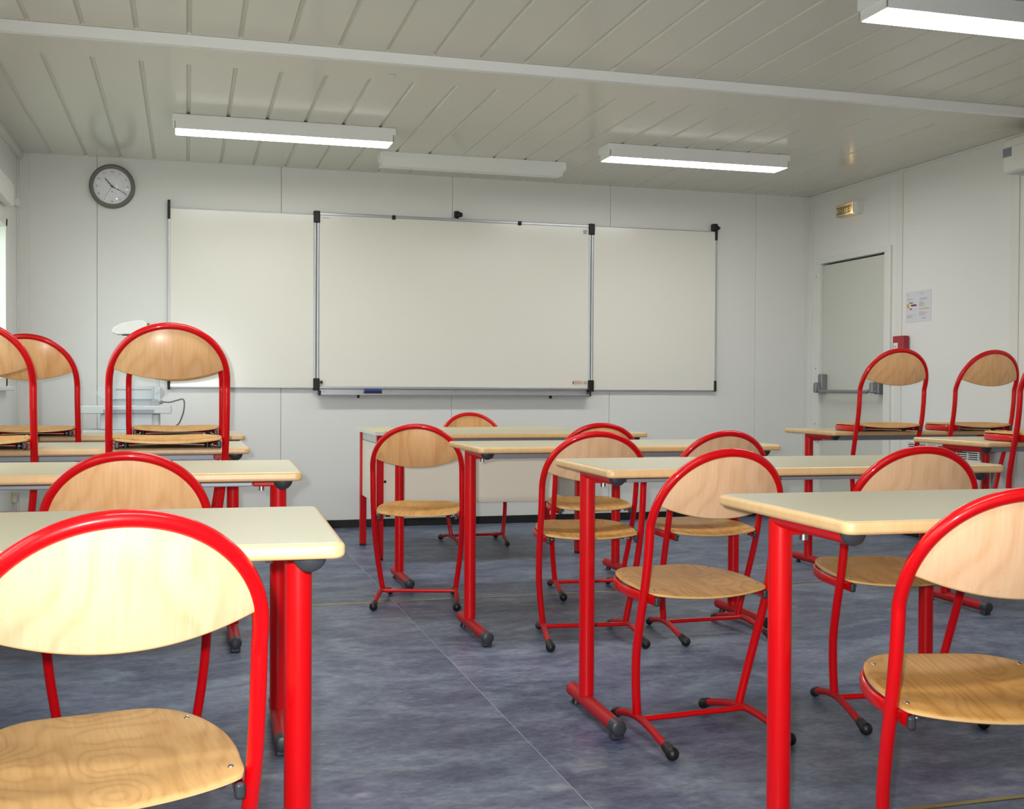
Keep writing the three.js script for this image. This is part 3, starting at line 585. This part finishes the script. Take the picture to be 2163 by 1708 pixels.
// ---------------------------------------------------------------- overhead projector on its trolley
{
  const tr = thing('projector_trolley', 'plain grey trolley under the overhead projector, behind the left tables', 'trolley', [-0.35, 0, -7.46]);
  mesh('shelf', box(-0.27, 0.27, 0.698, 0.718, -0.2, 0.2, 0.006), M.paleGrey, tr);
  mesh('shelf', box(-0.25, 0.25, 0.20, 0.218, -0.18, 0.18, 0.006), M.paleGrey, tr);
  for (const sx of [-1, 1]) for (const sz of [-1, 1]) mesh('leg', [cyl(V(sx * 0.24, 0.03, sz * 0.17), V(sx * 0.24, 0.70, sz * 0.17), 0.012), ball(V(sx * 0.24, 0.022, sz * 0.17), 0.021)], M.greyMetal, tr);
  const o = thing('overhead_projector', 'pale grey overhead projector with a raised lens head behind the hung chairs', 'projector', [-0.35, 0.718, -7.46]);
  mesh('base', [box(-0.155, 0.19, 0, 0.10, -0.17, 0.12, 0.012), box(-0.11, 0.15, 0.0, 0.10, 0.10, 0.13, 0.006)], M.paleGrey, o);
  const stage = mesh('stage', box(-0.265, 0.26, 0.100, 0.146, -0.14, 0.14, 0.005), std(0xd3d8d8, 0.4), o);
  mesh('stage_inlay', box(-0.135, 0.16, 0.103, 0.125, 0.138, 0.1415, 0.001), std(0x9fa2ac, 0.4), stage);
  const sh = new THREE.Shape(); sh.absarc(-0.145, 0.225, 0.037, Math.PI / 2, Math.PI * 1.5); sh.lineTo(0.175, 0.188); sh.absarc(0.175, 0.225, 0.037, -Math.PI / 2, Math.PI / 2); sh.lineTo(-0.145, 0.262);
  const rp = mesh('rear_housing', new THREE.ExtrudeGeometry(sh, { depth: 0.05, bevelEnabled: true, bevelSize: 0.004, bevelThickness: 0.004, bevelSegments: 2 }).translate(0, 0, -0.13), M.paleGrey, o);
  mesh('vent_slot', box(-0.075, 0.14, 0.243, 0.248, -0.077, -0.0745), M.greyMetal, rp);
  mesh('rear_support', box(-0.11, 0.14, 0.14, 0.19, -0.125, -0.1), M.paleGrey, o);
  mesh('post', [box(0.162, 0.188, 0.14, 0.62, -0.06, -0.03, 0.004)], M.paleGrey, o);
  mesh('post_sleeve', [box(0.156, 0.196, 0.17, 0.262, -0.068, -0.022, 0.006), cyl(V(0.175, 0.235, -0.024), V(0.175, 0.235, -0.012), 0.008)], M.paleGrey, o);
  mesh('focus_knob', [cyl(V(0.165, 0.165, -0.03), V(0.165, 0.165, 0.0), 0.022), cyl(V(0.185, 0.165, -0.045), V(0.205, 0.17, -0.045), 0.012)], M.greyMetal, o);
  mesh('arm', tube([V(0.175, 0.60, -0.045), V(0.165, 0.635, -0.03), V(0.12, 0.65, 0)], 0.012), M.paleGrey, o);
  const hs = new THREE.Shape([[-0.085, 0.600], [-0.078, 0.622], [-0.03, 0.650], [0.055, 0.668], [0.09, 0.668], [0.108, 0.656], [0.118, 0.612], [0.105, 0.596], [-0.06, 0.590]].map(([x, y]) => new THREE.Vector2(x, y)));
  mesh('lens_head', new THREE.ExtrudeGeometry(hs, { depth: 0.10, bevelEnabled: true, bevelSize: 0.006, bevelThickness: 0.006, bevelSegments: 3 }).translate(0, 0, -0.05), M.white, o);
  mesh('lens', cyl(V(0.0, 0.58, 0), V(0.0, 0.60, 0), 0.035), M.black, o);
  mesh('cable', tube([V(0.20, 0.170, -0.045), V(0.25, 0.168, -0.03), V(0.30, 0.182, -0.02), V(0.328, 0.187, -0.02), V(0.336, 0.172, -0.02), V(0.334, 0.12, -0.02), V(0.322, 0.075, -0.02), V(0.30, 0.03, -0.02), V(0.255, 0.006, -0.02)], 0.0042, 60, 8), std(0x6c6c6a, 0.5), o);
}
renderer.render(scene, camera);
